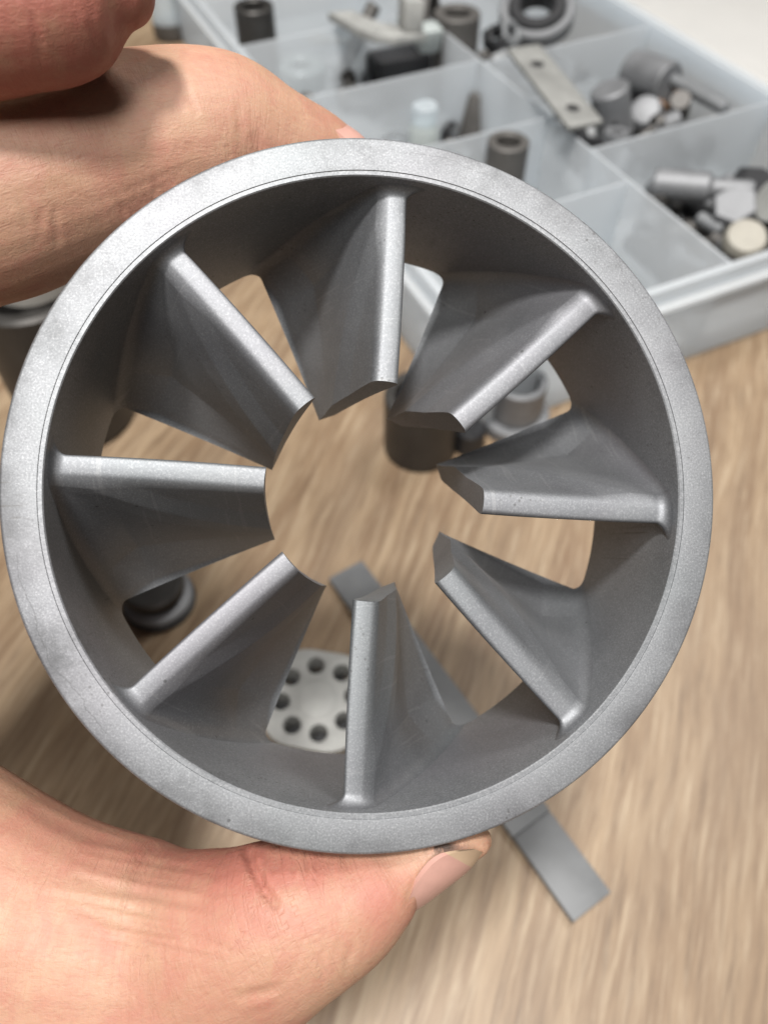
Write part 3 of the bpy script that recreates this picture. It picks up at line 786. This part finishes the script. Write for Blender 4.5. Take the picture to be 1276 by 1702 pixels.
# leaning and lying cylinders
def lying(name, px0, py0, z0, px1, py1, z1, prof_fn, mat, label, cat):
    a = onz(px0, py0, z0); b = onz(px1, py1, z1); L_ = (b-a).length
    o = lathe(name, prof_fn(L_), mat); align(o, a, b-a); tag(o, label, cat); return o
lying('leaning_cylinder', 1022, 225, .012, 1012, 146, .036, lambda l: cyl_profile(.0098, l, .001), M['grey'], 'grey cylinder leaning upright beside the drilled bar', 'cylinder')
lying('lying_cylinder', 1048, 118, .030, 1112, 140, .033, lambda l: cyl_profile(.0105, l, .001), M['grey'], 'thick grey cylinder lying on top of the pile by the box wall', 'cylinder')
lying('thin_rod', 1108, 128, .034, 1205, 182, .034, lambda l: cyl_profile(.0030, l, .0005), M['steel'], 'thin bright rod lying along the box wall', 'rod')
lying('small_bush', 1128, 190, .022, 1130, 165, .034, lambda l: cyl_profile(.0052, l, .0006), M['brown'], 'small brown bush beside the copper coloured ring', 'bush')
p = onz(1072, 190, .020)
o = lathe('round_button', [(0, 0), (.008, 0), (.009, .002), (.007, .006), (0, .0075)], M['grey']); align(o, (p.x, p.y, .020), (-.3, -.6, .7)); tag(o, 'grey round button beside the leaning grey cylinder', 'button')
p = onz(1098, 172, .022)
o = lathe('copper_ring', tube_profile(.0075, .0045, .005, .0006), M['copper']); align(o, (p.x, p.y, .024), (.2, -.5, .8)); tag(o, 'copper coloured ring in the pile of grey parts', 'ring')
p = onz(1040, 170, .01)
o = box_obj('dark_offcut', (.050, .040, .010), M['dark'], None, .001, (p.x+.018, p.y+.004, FZ+.0052), (0, 0, ROTB)); tag(o, 'dark flat offcut at the bottom of the compartment with the leaning cylinder', 'offcut')
# right column: near compartment
a = onz(1085, 305, .026); b = onz(1250, 318, .030)
sp = empty('stepped_pin'); tag(sp, 'grey stepped pin with a hollow end lying over the near compartment', 'pin')
l_ = (b-a).length
lathe('pin_body', [(.0048, .004), (.0048, 0), (.0062, 0), (.0068, .0008), (.0068, l_*.55), (.0045, l_*.6), (.0045, l_*.96), (.0038, l_), (0, l_), (0, .004)], M['grey'], sp)
align(sp, a, b-a)
lathe('hollow', [(0, .0035), (.0047, .0035), (.0047, .0039), (0, .0039)], M['black'], sp, 24)  # black disc added to stand for the dark of the hollow end
p = onz(1262, 305, .030)
o = lathe('faceted_handle', [(0, 0), (.014, 0), (.015, .002), (.015, .014), (.011, .017), (0, .017)], M['black'], None, 8); align(o, (p.x, p.y+.006, .012), (.2, -.3, 1)); tag(o, 'black faceted knob beside the stepped pin in the box', 'knob')
p = onz(1222, 345, .024)
o = lathe('hexagon_bolt', [(0, 0), (.0095, 0), (.0100, .0008), (.0100, .009), (.009, .010), (0, .010)], M['grey'], None, 6, True, 30); align(o, (p.x, p.y, .020), (-.3, -.4, .85)); tag(o, 'grey hexagon bolt head in front of the black knob', 'bolt')
p = onz(1240, 388, .026)
o = lathe('cream_cap', [(0, 0), (.008, 0), (.0092, .0015), (.0092, .005), (.008, .0075), (0, .0085)], M['cream']); align(o, (p.x, p.y, .020), (-.1, -.35, .9)); tag(o, 'round cream coloured cap by the front wall of the box', 'cap')
lying('dark_screw', 1160, 362, .018, 1200, 384, .018, lambda l: cyl_profile(.0032, l, .0006), M['steel'], 'small bright screw next to the cream cap', 'screw')
lying('black_hose', 1130, 330, .010, 1215, 400, .010, lambda l: cyl_profile(.0055, l, .0012), M['black'], 'short black hose under the stepped pin', 'hose')
p = onz(1235, 350, .004)
o = box_obj('black_tray', (.075, .055, .006), M['dark'], None, .001, tuple(bx(.278, .215, FZ+.0032)), (0, 0, ROTB)); tag(o, 'dark flat plate at the bottom of the near compartment', 'plate')
o = lathe('white_disc', [(0, 0), (.009, 0), (.009, .003), (0, .003)], M['lightgrey']); align(o, onz(1290, 335, .030), (-.8, -.3, .4)); tag(o, 'pale disc on edge at the black knob', 'disc')
# loose small fittings heaped in the compartments
def fitting(kind, u, w, z, ang, tilt, mat):
    if kind == 'pin':
        o = lathe('loose_pin', [(0, 0), (.0022, 0), (.0026, .0005), (.0026, .012), (.0052, .0122), (.0052, .016), (.0044, .0166), (0, .0166)], M[mat], None, 20)
    elif kind == 'nut':
        o = lathe('loose_nut', tube_profile(.0068, .0034, .0052, .0005), M[mat], None, 6, True, 30)
    else:
        o = lathe('loose_spacer', tube_profile(.0054, .0031, .0125, .0005), M[mat], None, 24)
    align(o, bx(u, w, z), (math.cos(ang)*math.sin(tilt), math.sin(ang)*math.sin(tilt), math.cos(tilt)))
    return o
HEAPS = (('beside the stepped pin', 'fittings heaped by the stepped pin', .238, .322, .182, .250, 24, .014),
         ('beside the leaning grey cylinder', 'fittings heaped by the leaning cylinder', .262, .324, .276, .346, 22, .016),
         ('around the whitish vial', 'fittings heaped by the whitish vial', .135, .215, .306, .352, 12, .004),
         ('behind the black block', 'fittings heaped behind the black block', .132, .214, .405, .424, 9, .010),
         ('under the grey round housing', 'fittings heaped by the round housing', .240, .320, .368, .44, 14, .008))
rf = random.Random(5)
for where, grp, u0, u1, w0, w1, cnt, zt in HEAPS:
    for i in range(cnt):
        kd = ('pin', 'nut', 'spacer')[i % 3]; mt = ('dark', 'grey', 'black', 'brown')[rf.randrange(4)]
        cn = {'dark': 'dark steel', 'grey': 'grey steel', 'black': 'black', 'brown': 'brown steel'}[mt]
        o = fitting(kd, rf.uniform(u0, u1), rf.uniform(w0, w1), FZ+.003+rf.uniform(0, zt), rf.uniform(0, 6.28), R(rf.uniform(55, 90)) if kd != 'nut' else R(rf.uniform(0, 50)), mt)
        tag(o, f'small {cn} {kd} in the heap {where}', kd, f'{cn} {kd}s: ' + grp)
# clear pot with dark foot outside the box
p = onz(318, 60, 0)
pt = empty('clear_pot', (p.x-.012, p.y, 0)); tag(pt, 'greyish clear pot with a brown base outside the box wall', 'pot')
lathe('base', [(0, 0), (.0115, 0), (.012, .001), (.012, .010), (0, .010)], M['brown'], pt)
lathe('pot_body', [(0, .0101), (.0115, .0101), (.0115, .045), (.0105, .045), (.0105, .012), (0, .012)], M['frost_clear'], pt)
